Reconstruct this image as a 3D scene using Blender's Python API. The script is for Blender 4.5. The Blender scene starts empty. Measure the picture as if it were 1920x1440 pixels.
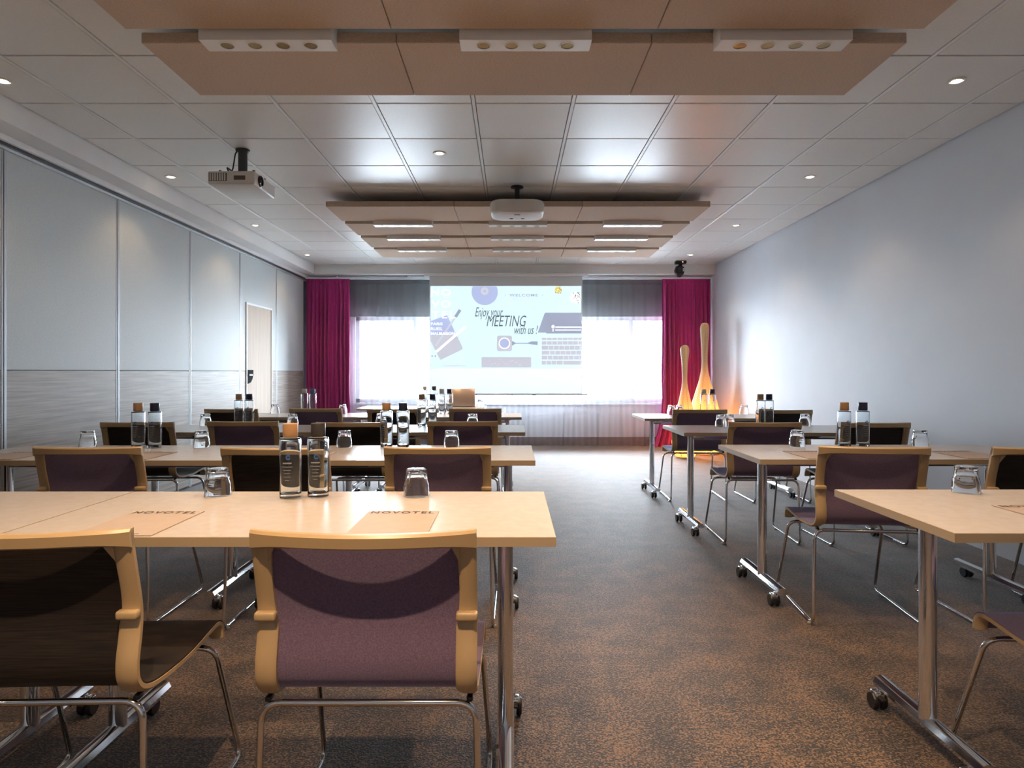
import bpy, bmesh, math, random
from mathutils import Vector, Matrix
random.seed(7)
S = bpy.context.scene
COL = S.collection
PI = math.pi

# ------------------------------------------------------------------ camera
CAM_Z = 1.168
cam_d = bpy.data.cameras.new('camera'); cam = bpy.data.objects.new('camera', cam_d); COL.objects.link(cam)
cam.location = (0, 0, CAM_Z); cam.rotation_euler = (PI/2, 0, 0)
cam_d.sensor_width = 36; cam_d.lens = 36*1230/1920; cam_d.shift_y = -23/1920
cam_d.clip_start = 0.02; cam_d.clip_end = 200
S.camera = cam
# ------------------------------------------------------------------ world, exposure
W = bpy.data.worlds.new('overcast_sky'); S.world = W; W.use_nodes = True
bg = W.node_tree.nodes['Background']; bg.inputs[0].default_value = (0.80, 0.90, 1.0, 1); bg.inputs[1].default_value = 52.0
S.view_settings.view_transform = 'Standard'; S.view_settings.look = 'None'
S.view_settings.gamma = 1; S.view_settings.use_curve_mapping = False
S.view_settings.exposure = 0.55
WARM = (1.0, 0.67, 0.39)
def lamp(kind, name, loc, power, color=WARM, parent=None, **kw):
    d = bpy.data.lights.new(name, kind); d.energy = power; d.color = color
    for k, v in kw.items(): setattr(d, k, v)
    o = bpy.data.objects.new(name, d); COL.objects.link(o); o.location = loc
    if parent is not None: o.parent = parent
    return o
portal = lamp('AREA', 'window_daylight_portal', (-0.05, 10.62, 1.36), 1, (1, 1, 1), shape='RECTANGLE', size=4.95, size_y=1.40)
portal.rotation_euler = (-PI/2, 0, 0); portal.data.cycles.is_portal = True
P_SPOT = 4      # recessed ceiling spots
P_BAR = 9       # lamps of the spotlight bars

# ------------------------------------------------------------------ room numbers
CEIL = CAM_Z + 1.6236
XR, XL = 3.09, -3.217
YB = 10.45        # window wall
YF = -1.6         # wall behind the photographer
SOF = 2.65        # underside of soffits
SOFX = -3.0; SOFY = 9.94
TOP = 0.743

# ------------------------------------------------------------------ materials
MATS = {}
def nt(m): return m.node_tree.nodes, m.node_tree.links
def pmat(name, col, rough=0.5, metal=0.0, spec=0.5, **kw):
    m = bpy.data.materials.new(name); m.use_nodes = True
    b = m.node_tree.nodes['Principled BSDF']
    b.inputs['Base Color'].default_value = (*col, 1); b.inputs['Roughness'].default_value = rough
    b.inputs['Metallic'].default_value = metal; b.inputs['Specular IOR Level'].default_value = spec
    for k, v in kw.items(): b.inputs[k].default_value = v
    MATS[name] = m
    return m
def add_noise(m, c1, c2, scale=(1, 1, 1), nscale=10, detail=4, bump=0.0, bdist=0.002, lo=0.35, hi=0.65, coords='Object'):
    n, l = nt(m); b = n['Principled BSDF']
    tc = n.new('ShaderNodeTexCoord'); mp = n.new('ShaderNodeMapping'); mp.inputs['Scale'].default_value = scale
    nz = n.new('ShaderNodeTexNoise'); nz.inputs['Scale'].default_value = nscale; nz.inputs['Detail'].default_value = detail
    r = n.new('ShaderNodeValToRGB'); r.color_ramp.elements[0].position = lo; r.color_ramp.elements[1].position = hi
    r.color_ramp.elements[0].color = (*c1, 1); r.color_ramp.elements[1].color = (*c2, 1)
    l.new(tc.outputs[coords], mp.inputs[0]); l.new(mp.outputs[0], nz.inputs['Vector'])
    l.new(nz.outputs['Fac'], r.inputs[0]); l.new(r.outputs[0], b.inputs['Base Color'])
    if bump:
        bp = n.new('ShaderNodeBump'); bp.inputs['Strength'].default_value = bump; bp.inputs['Distance'].default_value = bdist
        l.new(nz.outputs['Fac'], bp.inputs['Height']); l.new(bp.outputs[0], b.inputs['Normal'])
    return m
def emis(name, col, strength, base=None):
    m = pmat(name, base or col, 0.6)
    b = m.node_tree.nodes['Principled BSDF']
    b.inputs['Emission Color'].default_value = (*col, 1); b.inputs['Emission Strength'].default_value = strength
    return m

# carpet: fine brown/charcoal fleck with larger patches
carpet = pmat('carpet', (0.08, 0.06, 0.045), 0.66, spec=0.35)
n, l = nt(carpet); b = n['Principled BSDF']
tc = n.new('ShaderNodeTexCoord')
n1 = n.new('ShaderNodeTexNoise'); n1.inputs['Scale'].default_value = 140; n1.inputs['Detail'].default_value = 3
n2 = n.new('ShaderNodeTexNoise'); n2.inputs['Scale'].default_value = 7; n2.inputs['Detail'].default_value = 5
n3 = n.new('ShaderNodeTexNoise'); n3.inputs['Scale'].default_value = 60; n3.inputs['Detail'].default_value = 4
mx = n.new('ShaderNodeMath'); mx.operation = 'MULTIPLY_ADD'; mx.inputs[1].default_value = 0.30
ma = n.new('ShaderNodeMath'); ma.operation = 'MULTIPLY_ADD'; ma.inputs[1].default_value = 0.45
rp = n.new('ShaderNodeValToRGB'); rp.color_ramp.elements[0].position = 0.83; rp.color_ramp.elements[1].position = 1.02
rp.color_ramp.elements[0].color = (0.007, 0.006, 0.006, 1); rp.color_ramp.elements[1].color = (0.185, 0.108, 0.060, 1)
for q in (n1, n2, n3): l.new(tc.outputs['Object'], q.inputs['Vector'])
l.new(n2.outputs['Fac'], mx.inputs[0]); l.new(n1.outputs['Fac'], mx.inputs[2])
l.new(n3.outputs['Fac'], ma.inputs[0]); l.new(mx.outputs[0], ma.inputs[2]); l.new(ma.outputs[0], rp.inputs[0])
l.new(rp.outputs[0], b.inputs['Base Color'])
bp = n.new('ShaderNodeBump'); bp.inputs['Strength'].default_value = 0.7; bp.inputs['Distance'].default_value = 0.004
l.new(n1.outputs['Fac'], bp.inputs['Height']); l.new(bp.outputs[0], b.inputs['Normal'])
b.inputs['Sheen Weight'].default_value = 0.35; b.inputs['Sheen Roughness'].default_value = 0.45

wallp = add_noise(pmat('wall_paint', (0.62, 0.65, 0.70), 0.6, spec=0.3), (0.61, 0.64, 0.69), (0.63, 0.66, 0.71), nscale=3)
white = add_noise(pmat('white_paint', (0.8, 0.8, 0.8), 0.5, spec=0.3), (0.78, 0.78, 0.78), (0.81, 0.81, 0.81), nscale=4)
tilem = add_noise(pmat('ceiling_tile', (0.74, 0.73, 0.71), 0.33, spec=0.45), (0.77, 0.76, 0.73), (0.80, 0.79, 0.76), nscale=60, bump=0.03, bdist=0.001)
gridm = pmat('grid_white', (0.82, 0.82, 0.82), 0.35)
darkgap = pmat('ceiling_void', (0.05, 0.045, 0.04), 0.9)
silver = pmat('silver_wallcovering', (0.60, 0.62, 0.61), 0.55, spec=0.2)
add_noise(silver, (0.47, 0.50, 0.50), (0.61, 0.65, 0.65), scale=(1, 30, 46), nscale=5, detail=6, bump=0.10, bdist=0.002)
greywood = pmat('grey_wood_laminate', (0.34, 0.29, 0.25), 0.52, spec=0.3)
add_noise(greywood, (0.23, 0.19, 0.16), (0.43, 0.37, 0.32), scale=(1, 0.9, 40), nscale=3, detail=8, bump=0.03, lo=0.3, hi=0.7)
doorwood = pmat('door_wood', (0.56, 0.46, 0.37), 0.7, spec=0.2)
add_noise(doorwood, (0.50, 0.41, 0.33), (0.60, 0.50, 0.41), scale=(1, 40, 0.9), nscale=2, detail=6)
alu = pmat('aluminium', (0.60, 0.62, 0.64), 0.42, 0.9)
profm = pmat('panel_profile', (0.42, 0.44, 0.46), 0.55, 0.4)
dark = pmat('dark_grey', (0.05, 0.05, 0.055), 0.5)
black = pmat('black_plastic', (0.012, 0.012, 0.014), 0.35)
felt = pmat('beige_felt', (0.50, 0.39, 0.30), 0.95, spec=0.1)
add_noise(felt, (0.52, 0.405, 0.32), (0.63, 0.50, 0.40), scale=(1, 3, 3), nscale=90, detail=3, bump=0.25, bdist=0.001)
barm = pmat('bar_white', (0.80, 0.79, 0.77), 0.4)
gold = pmat('gold_reflector', (0.30, 0.19, 0.07), 0.22, 1.0)
chrome = pmat('chrome', (0.78, 0.79, 0.80), 0.08, 1.0)
lam = add_noise(pmat('table_laminate', (0.47, 0.43, 0.395), 0.26, spec=0.6), (0.455, 0.415, 0.38), (0.485, 0.445, 0.41), nscale=30)
edgem = pmat('table_edge_band', (0.42, 0.33, 0.215), 0.4)
tan = pmat('champagne_frame', (0.455, 0.33, 0.185), 0.36, spec=0.5)
purple = pmat('purple_fabric', (0.16, 0.105, 0.15), 0.85, spec=0.2)
add_noise(purple, (0.115, 0.080, 0.135), (0.175, 0.118, 0.185), nscale=300, detail=2, bump=0.2, bdist=0.0006)
pb_ = purple.node_tree.nodes['Principled BSDF']; pb_.inputs['Sheen Weight'].default_value = 0.5; pb_.inputs['Sheen Tint'].default_value = (0.6, 0.68, 1.0, 1)
mesh_b = pmat('black_mesh_fabric', (0.014, 0.012, 0.013), 0.6, spec=0.3)
add_noise(mesh_b, (0.009, 0.008, 0.009), (0.028, 0.020, 0.016), scale=(2, 2, 60), nscale=5, detail=3, bump=0.15, bdist=0.0006)
magenta = pmat('magenta_curtain', (0.40, 0.025, 0.16), 0.75, spec=0.2)
add_noise(magenta, (0.37, 0.022, 0.145), (0.44, 0.030, 0.18), scale=(1, 1, 0.2), nscale=150, bump=0.05, bdist=0.0005)
magenta.node_tree.nodes['Principled BSDF'].inputs['Sheen Weight'].default_value = 0.25
lintelm = add_noise(pmat('grey_lintel', (0.20, 0.21, 0.20), 0.7), (0.19, 0.20, 0.19), (0.22, 0.23, 0.22), nscale=5)
taupe = add_noise(pmat('taupe_skirting', (0.25, 0.19, 0.17), 0.6), (0.23, 0.17, 0.15), (0.27, 0.21, 0.19), nscale=12)
paper = add_noise(pmat('paper', (0.38, 0.32, 0.29), 0.6), (0.37, 0.31, 0.28), (0.39, 0.33, 0.30), nscale=20)
ink = pmat('dark_ink', (0.03, 0.026, 0.026), 0.6)
tancap = add_noise(pmat('tan_cap', (0.45, 0.26, 0.12), 0.5), (0.42, 0.24, 0.11), (0.48, 0.28, 0.13), nscale=30)
navycap = pmat('navy_cap', (0.012, 0.02, 0.06), 0.4)
charcap = pmat('charcoal_cap', (0.035, 0.032, 0.034), 0.45)
greycap = pmat('pale_grey_cap', (0.42, 0.40, 0.38), 0.5)
bluecap = pmat('blue_cap', (0.03, 0.09, 0.22), 0.45)
blueink = pmat('blue_ink', (0.04, 0.13, 0.42), 0.5)
paleink = pmat('pale_ink', (0.26, 0.28, 0.31), 0.5)
laptopm = pmat('warm_lit_laptop_metal', (0.62, 0.50, 0.42), 0.3, 0.8)  # silver laptop; the warm light it reflects is put into the base colour
projw = add_noise(pmat('projector_shell', (0.70, 0.68, 0.65), 0.4), (0.69, 0.67, 0.64), (0.72, 0.70, 0.67), nscale=8)
ventm = pmat('vent_dark', (0.10, 0.08, 0.065), 0.6)
clearp = pmat('clear_glide', (0.85, 0.88, 0.9), 0.1, **{'Transmission Weight': 0.7})
def glassmat(name, ior, tint=(1, 1, 1)):
    m = bpy.data.materials.new(name); m.use_nodes = True; n, l = nt(m); n.clear()
    o = n.new('ShaderNodeOutputMaterial'); g = n.new('ShaderNodeBsdfGlass')
    g.inputs['IOR'].default_value = ior; g.inputs['Roughness'].default_value = 0.0; g.inputs['Color'].default_value = (*tint, 1)
    l.new(g.outputs[0], o.inputs[0]); return m
tumbler_glass = glassmat('tumbler_glass', 1.5)
bottle_glass = glassmat('water_filled_glass', 1.36, (0.97, 0.99, 1.0))
# window pane: mostly clear with a fresnel gloss
pane_m = bpy.data.materials.new('window_pane'); pane_m.use_nodes = True; n, l = nt(pane_m); n.clear()
o = n.new('ShaderNodeOutputMaterial'); t = n.new('ShaderNodeBsdfTransparent'); g = n.new('ShaderNodeBsdfGlossy'); g.inputs['Roughness'].default_value = 0.02
f = n.new('ShaderNodeFresnel'); f.inputs[0].default_value = 1.3; x = n.new('ShaderNodeMixShader')
t.inputs[0].default_value = (0.95, 0.97, 0.97, 1)
l.new(f.outputs[0], x.inputs[0]); l.new(t.outputs[0], x.inputs[1]); l.new(g.outputs[0], x.inputs[2]); l.new(x.outputs[0], o.inputs[0])
# sheer voile: part open weave, part translucent grey thread
voile = bpy.data.materials.new('voile'); voile.use_nodes = True; n, l = nt(voile); n.clear()
o = n.new('ShaderNodeOutputMaterial'); t = n.new('ShaderNodeBsdfTransparent'); tr = n.new('ShaderNodeBsdfTranslucent'); d = n.new('ShaderNodeBsdfDiffuse')
t.inputs[0].default_value = (0.97, 0.97, 0.99, 1); tr.inputs[0].default_value = (0.13, 0.13, 0.15, 1); d.inputs[0].default_value = (0.36, 0.36, 0.40, 1)
x1 = n.new('ShaderNodeMixShader'); x1.inputs[0].default_value = 0.5; x2 = n.new('ShaderNodeMixShader')
lw = n.new('ShaderNodeLayerWeight'); lw.inputs[0].default_value = 0.35
mr = n.new('ShaderNodeMapRange'); mr.inputs[3].default_value = 0.20; mr.inputs[4].default_value = 0.97
l.new(lw.outputs['Facing'], mr.inputs[0]); l.new(mr.outputs[0], x2.inputs[0])
l.new(tr.outputs[0], x1.inputs[1]); l.new(d.outputs[0], x1.inputs[2]); l.new(t.outputs[0], x2.inputs[1]); l.new(x1.outputs[0], x2.inputs[2]); l.new(x2.outputs[0], o.inputs[0])
# projection screen cloth: diffuse plus a little translucency
def clothmat(name, dc, tc_, mixv, em=None, es=0.0):
    m = bpy.data.materials.new(name); m.use_nodes = True; n, l = nt(m); n.clear()
    o = n.new('ShaderNodeOutputMaterial'); d = n.new('ShaderNodeBsdfDiffuse'); t = n.new('ShaderNodeBsdfTranslucent'); x = n.new('ShaderNodeMixShader')
    d.inputs[0].default_value = (*dc, 1); t.inputs[0].default_value = (*tc_, 1); x.inputs[0].default_value = mixv
    l.new(d.outputs[0], x.inputs[1]); l.new(t.outputs[0], x.inputs[2]); out = x.outputs[0]
    if em:
        e = n.new('ShaderNodeEmission'); e.inputs[0].default_value = (*em, 1); e.inputs[1].default_value = es
        a = n.new('ShaderNodeAddShader'); l.new(out, a.inputs[0]); l.new(e.outputs[0], a.inputs[1]); out = a.outputs[0]
    l.new(out, o.inputs[0]); return m
screen_cloth = clothmat('screen_cloth', (0.75, 0.75, 0.75), (0.72, 0.72, 0.72), 0.30)
# wicker: woven rattan, light passes between the strands
wick = bpy.data.materials.new('woven_rattan'); wick.use_nodes = True; n, l = nt(wick)
b = n['Principled BSDF']; o = n['Material Output']; b.inputs['Roughness'].default_value = 0.6
tc = n.new('ShaderNodeTexCoord')
br = n.new('ShaderNodeTexBrick'); br.inputs['Scale'].default_value = 1.0
br.inputs['Color1'].default_value = (0.70, 0.55, 0.36, 1); br.inputs['Color2'].default_value = (0.76, 0.61, 0.41, 1); br.inputs['Mortar'].default_value = (0.40, 0.27, 0.14, 1)
br.inputs['Brick Width'].default_value = 0.030; br.inputs['Row Height'].default_value = 0.014; br.inputs['Mortar Size'].default_value = 0.0022
l.new(tc.outputs['UV'], br.inputs['Vector']); l.new(br.outputs['Color'], b.inputs['Base Color'])
tl = n.new('ShaderNodeBsdfTranslucent'); tl.inputs[0].default_value = (0.85, 0.55, 0.25, 1)
x = n.new('ShaderNodeMixShader'); x.inputs[0].default_value = 0.32
l.new(b.outputs[0], x.inputs[1]); l.new(tl.outputs[0], x.inputs[2]); l.new(x.outputs[0], o.inputs[0])
bp = n.new('ShaderNodeBump'); bp.inputs['Strength'].default_value = 0.6; bp.inputs['Distance'].default_value = 0.004
l.new(br.outputs['Fac'], bp.inputs['Height']); bp.invert = True; l.new(bp.outputs[0], b.inputs['Normal'])
rimm = pmat('rattan_frame', (0.68, 0.54, 0.36), 0.5)

# ------------------------------------------------------------------ mesh helpers
class MB:
    def __init__(s): s.v = []; s.f = []; s.uv = None
    def add(s, vs, fs):
        o = len(s.v); s.v += [tuple(p) for p in vs]; s.f += [tuple(i+o for i in q) for q in fs]; return s
    def box(s, c, d, rot=None, bev=0.0, seg=2):
        bm = bmesh.new(); bmesh.ops.create_cube(bm, size=1)
        bmesh.ops.scale(bm, vec=d, verts=bm.verts)
        if bev: bmesh.ops.bevel(bm, geom=bm.edges[:], offset=bev, segments=seg, affect='EDGES', profile=0.5)
        if rot is not None: bmesh.ops.transform(bm, matrix=rot, verts=bm.verts)
        bmesh.ops.translate(bm, vec=c, verts=bm.verts)
        s.bm(bm); return s
    def bm(s, bm):
        bm.verts.ensure_lookup_table(); bm.verts.index_update()
        s.add([v.co[:] for v in bm.verts], [[v.index for v in f.verts] for f in bm.faces]); bm.free()
    def ext(s, x0, x1, y0, y1, z0, z1, bev=0.0):
        return s.box(((x0+x1)/2, (y0+y1)/2, (z0+z1)/2), (x1-x0, y1-y0, z1-z0), bev=bev)
    def lathe(s, prof, seg=24, c=(0, 0, 0), mod=None, close=False):
        vs = []; fs = []
        for (r, z) in prof:
            for k in range(seg):
                a = 2*PI*k/seg; rr = r*(mod(z, a) if mod else 1)
                vs.append((c[0]+rr*math.cos(a), c[1]+rr*math.sin(a), c[2]+z))
        m = len(prof)
        rng = range(m) if close else range(m-1)
        for i in rng:
            j = (i+1) % m
            for k in range(seg):
                k2 = (k+1) % seg
                fs.append((i*seg+k, i*seg+k2, j*seg+k2, j*seg+k))
        if not close:
            if prof[0][0] > 1e-6: fs.append(tuple(reversed(range(seg))))
            if prof[-1][0] > 1e-6: fs.append(tuple(range((m-1)*seg, m*seg)))
        return s.add(vs, fs)
    def tube(s, pts, r, seg=10, round_=0.0, steps=5, closed=False):
        P = [Vector(p) for p in pts]
        if round_ and len(P) > 2:
            Q = [P[0]]
            for i in range(1, len(P)-1):
                a, b_, c = P[i-1], P[i], P[i+1]
                rr = min(round_, (a-b_).length*0.49, (c-b_).length*0.49)
                p0 = b_+(a-b_).normalized()*rr; p1 = b_+(c-b_).normalized()*rr
                for k in range(steps+1):
                    t = k/steps; Q.append((1-t)**2*p0+2*t*(1-t)*b_+t*t*p1)
            Q.append(P[-1]); P = Q
        vs = []; fs = []; up = None
        for i, p in enumerate(P):
            d = (P[min(i+1, len(P)-1)]-P[max(i-1, 0)]).normalized()
            if up is None:
                up = Vector((0, 0, 1)) if abs(d.z) < 0.9 else Vector((1, 0, 0))
            u = (up-d*up.dot(d)).normalized(); w = d.cross(u); up = u
            for k in range(seg):
                a = 2*PI*k/seg; vs.append(tuple(p+u*(r*math.cos(a))+w*(r*math.sin(a))))
        for i in range(len(P)-1):
            for k in range(seg):
                k2 = (k+1) % seg; fs.append((i*seg+k, i*seg+k2, (i+1)*seg+k2, (i+1)*seg+k))
        fs.append(tuple(reversed(range(seg)))); fs.append(tuple(range((len(P)-1)*seg, len(P)*seg)))
        return s.add(vs, fs)
    def slab(s, prof, x0, x1, th, nx=1, bow=None):
        """ribbon following a (y,z) profile, from x0 to x1, th thick along the profile normal"""
        n_ = len(prof); nor = []
        for i in range(n_):
            a = prof[max(i-1, 0)]; b_ = prof[min(i+1, n_-1)]
            t = Vector((b_[0]-a[0], b_[1]-a[1])).normalized(); nor.append((-t.y, t.x))
        vs = []; fs = []
        for side in (0, 1):
            for i, (y, z) in enumerate(prof):
                for k in range(nx+1):
                    xx = x0+(x1-x0)*k/nx
                    vs.append((xx, y+nor[i][0]*th*side, z+nor[i][1]*th*side))
        w = nx+1; N = n_*w
        for i in range(n_-1):
            for k in range(nx):
                a = i*w+k
                fs.append((a, a+1, a+w+1, a+w)); fs.append((N+a, N+a+w, N+a+w+1, N+a+1))
            fs.append((i*w, (i+1)*w, N+(i+1)*w, N+i*w)); a = i*w+nx
            fs.append((a, N+a, N+a+w, a+w))
        for k in range(nx):
            fs.append((k, N+k, N+k+1, k+1)); a = (n_-1)*w+k; fs.append((a, a+1, N+a+1, N+a))
        return s.add(vs, fs)
    def prism(s, poly, y0, y1):
        """polygon in (x,z), extruded along y"""
        m = len(poly)
        vs = [(p[0], y0, p[1]) for p in poly]+[(p[0], y1, p[1]) for p in poly]
        fs = [tuple(range(m)), tuple(reversed(range(m, 2*m)))]
        for i in range(m): j = (i+1) % m; fs.append((i, m+i, m+j, j))
        return s.add(vs, fs)
    def mesh(s, name, mat, smooth=None):
        me = bpy.data.meshes.new(name); me.from_pydata(s.v, [], s.f); me.materials.append(mat)
        bm = bmesh.new(); bm.from_mesh(me); bmesh.ops.recalc_face_normals(bm, faces=bm.faces); bm.to_mesh(me); bm.free()
        if smooth: 
            me.polygons.foreach_set('use_smooth', [True]*len(me.polygons))
            try: me.set_sharp_from_angle(angle=math.radians(smooth))
            except Exception: pass
        me.update(); return me
    def build(s, name, mat, parent=None, smooth=None, loc=None):
        return link(name, s.mesh(name, mat, smooth), parent, loc)
def link(name, data, parent=None, loc=None, rz=None):
    o = bpy.data.objects.new(name, data); COL.objects.link(o)
    if parent is not None: o.parent = parent
    if loc is not None: o.location = loc
    if rz is not None: o.rotation_euler[2] = rz
    return o
def tag(o, label=None, cat=None, group=None, kind=None):
    if label: o['label'] = label
    if cat: o['category'] = cat
    if group: o['group'] = group
    if kind: o['kind'] = kind
    return o
def thing(name, label, cat, loc=(0, 0, 0), rz=0, group=None):
    o = bpy.data.objects.new(name, None); COL.objects.link(o); o.empty_display_size = 0.05
    o.location = loc; o.rotation_euler[2] = rz
    return tag(o, label, cat, group)
def dup(root, loc, rz=0, label=None, skip=()):
    r = root.copy(); COL.objects.link(r); r.location = loc; r.rotation_euler[2] = rz
    if label: r['label'] = label
    for ch in list(root.children):
        if ch.type == 'LIGHT' and 'LIGHT' in skip: continue
        c = ch.copy(); COL.objects.link(c); c.parent = r
        for g in list(ch.children):
            d = g.copy(); COL.objects.link(d); d.parent = c
    return r
def struct(o): o['kind'] = 'structure'; return o
def text_mesh(name, body, size, mat, shear=0.0, spacing=1.0, extrude=0.0004, bold=0.0):
    c = bpy.data.curves.new('tmp_text', 'FONT'); c.body = body; c.size = size; c.shear = shear; c.space_character = spacing
    c.extrude = extrude; c.offset = bold; c.resolution_u = 3
    o = bpy.data.objects.new('tmp_text', c); COL.objects.link(o)
    dg = bpy.context.evaluated_depsgraph_get(); me = bpy.data.meshes.new_from_object(o.evaluated_get(dg))
    COL.objects.unlink(o); bpy.data.objects.remove(o); bpy.data.curves.remove(c)
    me.name = name; me.materials.clear(); me.materials.append(mat)
    xs = [v.co.x for v in me.vertices]; ys = [v.co.y for v in me.vertices]
    return me, min(xs), max(xs), min(ys), max(ys)
def fit_text(name, body, mat, w, h, shear=0.0, spacing=1.0, bold=0.0):
    """lettering scaled to w x h, lower-left corner at the origin, in the xy plane"""
    me, a, b_, c, d = text_mesh(name, body, 1.0, mat, shear, spacing, 0.0, bold)
    for v in me.vertices:
        v.co.x = (v.co.x-a)/(b_-a)*w; v.co.y = (v.co.y-c)/(d-c)*h
    return me

# ------------------------------------------------------------------ room shell
fl = MB().ext(XL-0.25, XR+0.2, YF-0.2, YB+0.15, -0.08, 0.0).build('floor', carpet); struct(fl)
wr = MB().ext(XR, XR+0.15, YF-0.2, YB+0.15, 0.0, CEIL+0.1).build('wall_right', wallp); struct(wr)
wf = MB().ext(XL-0.2, XR+0.15, YF-0.15, YF, 0.0, CEIL+0.1).build('wall_front', wallp); struct(wf)
# window wall with a wide opening
WX0, WX1, WZ0, WZ1 = -2.50, 2.62, 0.675, 2.045
wb = MB()
wb.ext(XL-0.2, WX0, YB, YB+0.25, 0, CEIL+0.1); wb.ext(WX1, XR+0.15, YB, YB+0.25, 0, CEIL+0.1)
wb.ext(WX0, WX1, YB, YB+0.25, 0, WZ0); wb.ext(WX0, WX1, YB, YB+0.25, WZ1, CEIL+0.1)
wb = wb.build('wall_back', white); struct(wb)
MB().ext(XL+0.02, XR-0.01, YB-0.02, YB-0.001, WZ1, SOF-0.005).build('lintel_panel', lintelm, wb)
MB().ext(XL+0.02, XR-0.01, YB-0.022, YB-0.001, 0.0, 0.13).build('skirting', taupe, wb)
win = MB()
win.ext(WX0, WX1, YB+0.06, YB+0.12, WZ0, WZ0+0.06); win.ext(WX0, WX1, YB+0.06, YB+0.12, WZ1-0.06, WZ1)
win.ext(WX0, WX0+0.06, YB+0.06, YB+0.12, WZ0, WZ1); win.ext(WX1-0.06, WX1, YB+0.06, YB+0.12, WZ0, WZ1)
win = win.build('window_1', white); struct(win)
mull = [-1.545, -0.60, 0.36, 1.905]
for mx_ in mull: MB().ext(mx_-0.035, mx_+0.035, YB+0.06, YB+0.12, WZ0+0.06, WZ1-0.06, bev=0.004).build('mullion', white, win)
edges = [WX0+0.06]+mull+[WX1-0.06]
for a, b_ in zip(edges[:-1], edges[1:]): MB().ext(a, b_, YB+0.085, YB+0.091, WZ0+0.06, WZ1-0.06).build('pane', pane_m, win)
MB().ext(WX0-0.03, WX1+0.03, YB-0.05, YB+0.06, WZ0-0.03, WZ0).build('sill', white, win)

# ceiling: dark void plate, white runners, one object per tile
ce = MB().ext(XL-0.2, XR+0.15, YF-0.2, YB+0.15, CEIL+0.022, CEIL+0.12).build('ceiling', darkgap); struct(ce)
gx = [SOFX]+[-2.6324+0.6*k for k in range(10)]+[XR]
gy0 = 3.970-0.6*9
NROW = 19
tmesh = {}
for i in range(len(gx)-1):
    w = gx[i+1]-gx[i]-0.027
    if round(w, 3) not in tmesh:
        tmesh[round(w, 3)] = MB().box((0, 0, 0.009), (w, 0.588, 0.018), bev=0.003, seg=1).mesh('tile', tilem)
    for j in range(NROW):
        link('tile', tmesh[round(w, 3)], ce, ((gx[i]+gx[i+1])/2, gy0+0.6*j+0.3, CEIL))
for xg in gx[1:-1]:
    MB().ext(xg-0.0095, xg+0.0095, YF, SOFY, CEIL-0.001, CEIL+0.021).build('runner', gridm, ce)
# soffits (boxed beams) on the left and along the window wall
sl = MB().ext(XL-0.2, SOFX, YF, YB, SOF, CEIL+0.02).build('trim_1', white); struct(sl)
MB().ext(XL, XL+0.06, YF, YB, SOF-0.04, SOF, bev=0.006).build('cornice', white, sl)
MB().ext(XL, XL+0.035, YF, YB, SOF-0.062, SOF-0.04).build('track_recess', dark, sl)
MB().ext(XL, XL+0.02, YF, YB, SOF-0.078, SOF-0.062).build('track', alu, sl)
sb = MB().ext(SOFX, XR, SOFY, YB, SOF, CEIL+0.02).build('trim_2', white); struct(sb)

# folding partition on the left: 1.2 m panels
wl = MB().ext(XL-0.12, XL-0.03, YF, YB, 0, SOF).build('wall_left', dark); struct(wl)
PT, RAIL = 2.572, 1.18
seams = [-1.60, -0.65, 0.55, 1.75, 2.95, 4.15, 5.35, 6.55, 7.75, 8.95, 10.12]
for a, b_ in zip(seams[:-1], seams[1:]):
    a += 0.006; b_ -= 0.006
    if abs(a-7.756) < 0.01:       # panel with the door in it
        d0, d1, dz = 7.93, 8.765, 2.005
        up = MB(); up.ext(XL-0.03, XL, a, d0, RAIL, PT); up.ext(XL-0.03, XL, d1, b_, RAIL, PT); up.ext(XL-0.03, XL, d0, d1, dz, PT)
        p = up.build('partition_panel', silver, wl)
        lo = MB(); lo.ext(XL-0.03, XL, a, d0, 0.03, RAIL-0.004); lo.ext(XL-0.03, XL, d1, b_, 0.03, RAIL-0.004)
        lo.build('lower_board', greywood, p)
    else:
        p = MB().ext(XL-0.03, XL, a, b_, RAIL, PT, bev=0.002).build('partition_panel', silver, wl)
        MB().ext(XL-0.03, XL, a, b_, 0.03, RAIL-0.004, bev=0.002).build('lower_board', greywood, p)
    MB().ext(XL-0.02, XL+0.005, a-0.006, a+0.014, 0.02, PT).build('edge_profile', profm, p)
    MB().ext(XL-0.02, XL+0.002, b_-0.012, b_+0.002, 0.02, PT).build('edge_profile', profm, p)
MB().ext(XL-0.03, XL+0.01, 10.12, YB-0.02, 0.0, PT).build('end_post', dark, wl)
dr = MB().ext(XL-0.028, XL+0.004, 7.95, 8.745, 0.01, 1.985, bev=0.002).build('door_1', doorwood); struct(dr)
fr = MB(); fr.ext(XL-0.02, XL+0.012, 7.925, 7.95, 0.0, 2.01); fr.ext(XL-0.02, XL+0.012, 8.745, 8.77, 0.0, 2.01); fr.ext(XL-0.02, XL+0.012, 7.95, 8.745, 1.985, 2.01)
fr.build('door_frame', white, dr)
hd = MB().prism([(0, 0.17), (0.17, 0.17), (0.165, 0.11), (0.14, 0.06), (0.09, 0.018), (0, 0.0)], 0, 0.012)
hp = hd.build('handle_plate', pmat('matt_black', (0.01, 0.01, 0.01), 0.9, spec=0.1), dr); hp.rotation_euler[2] = PI/2; hp.location = (XL+0.016, 7.955, 1.02)
MB().ext(XL+0.016, XL+0.030, 7.965, 8.07, 1.118, 1.138, bev=0.004).build('handle', profm, dr)

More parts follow.
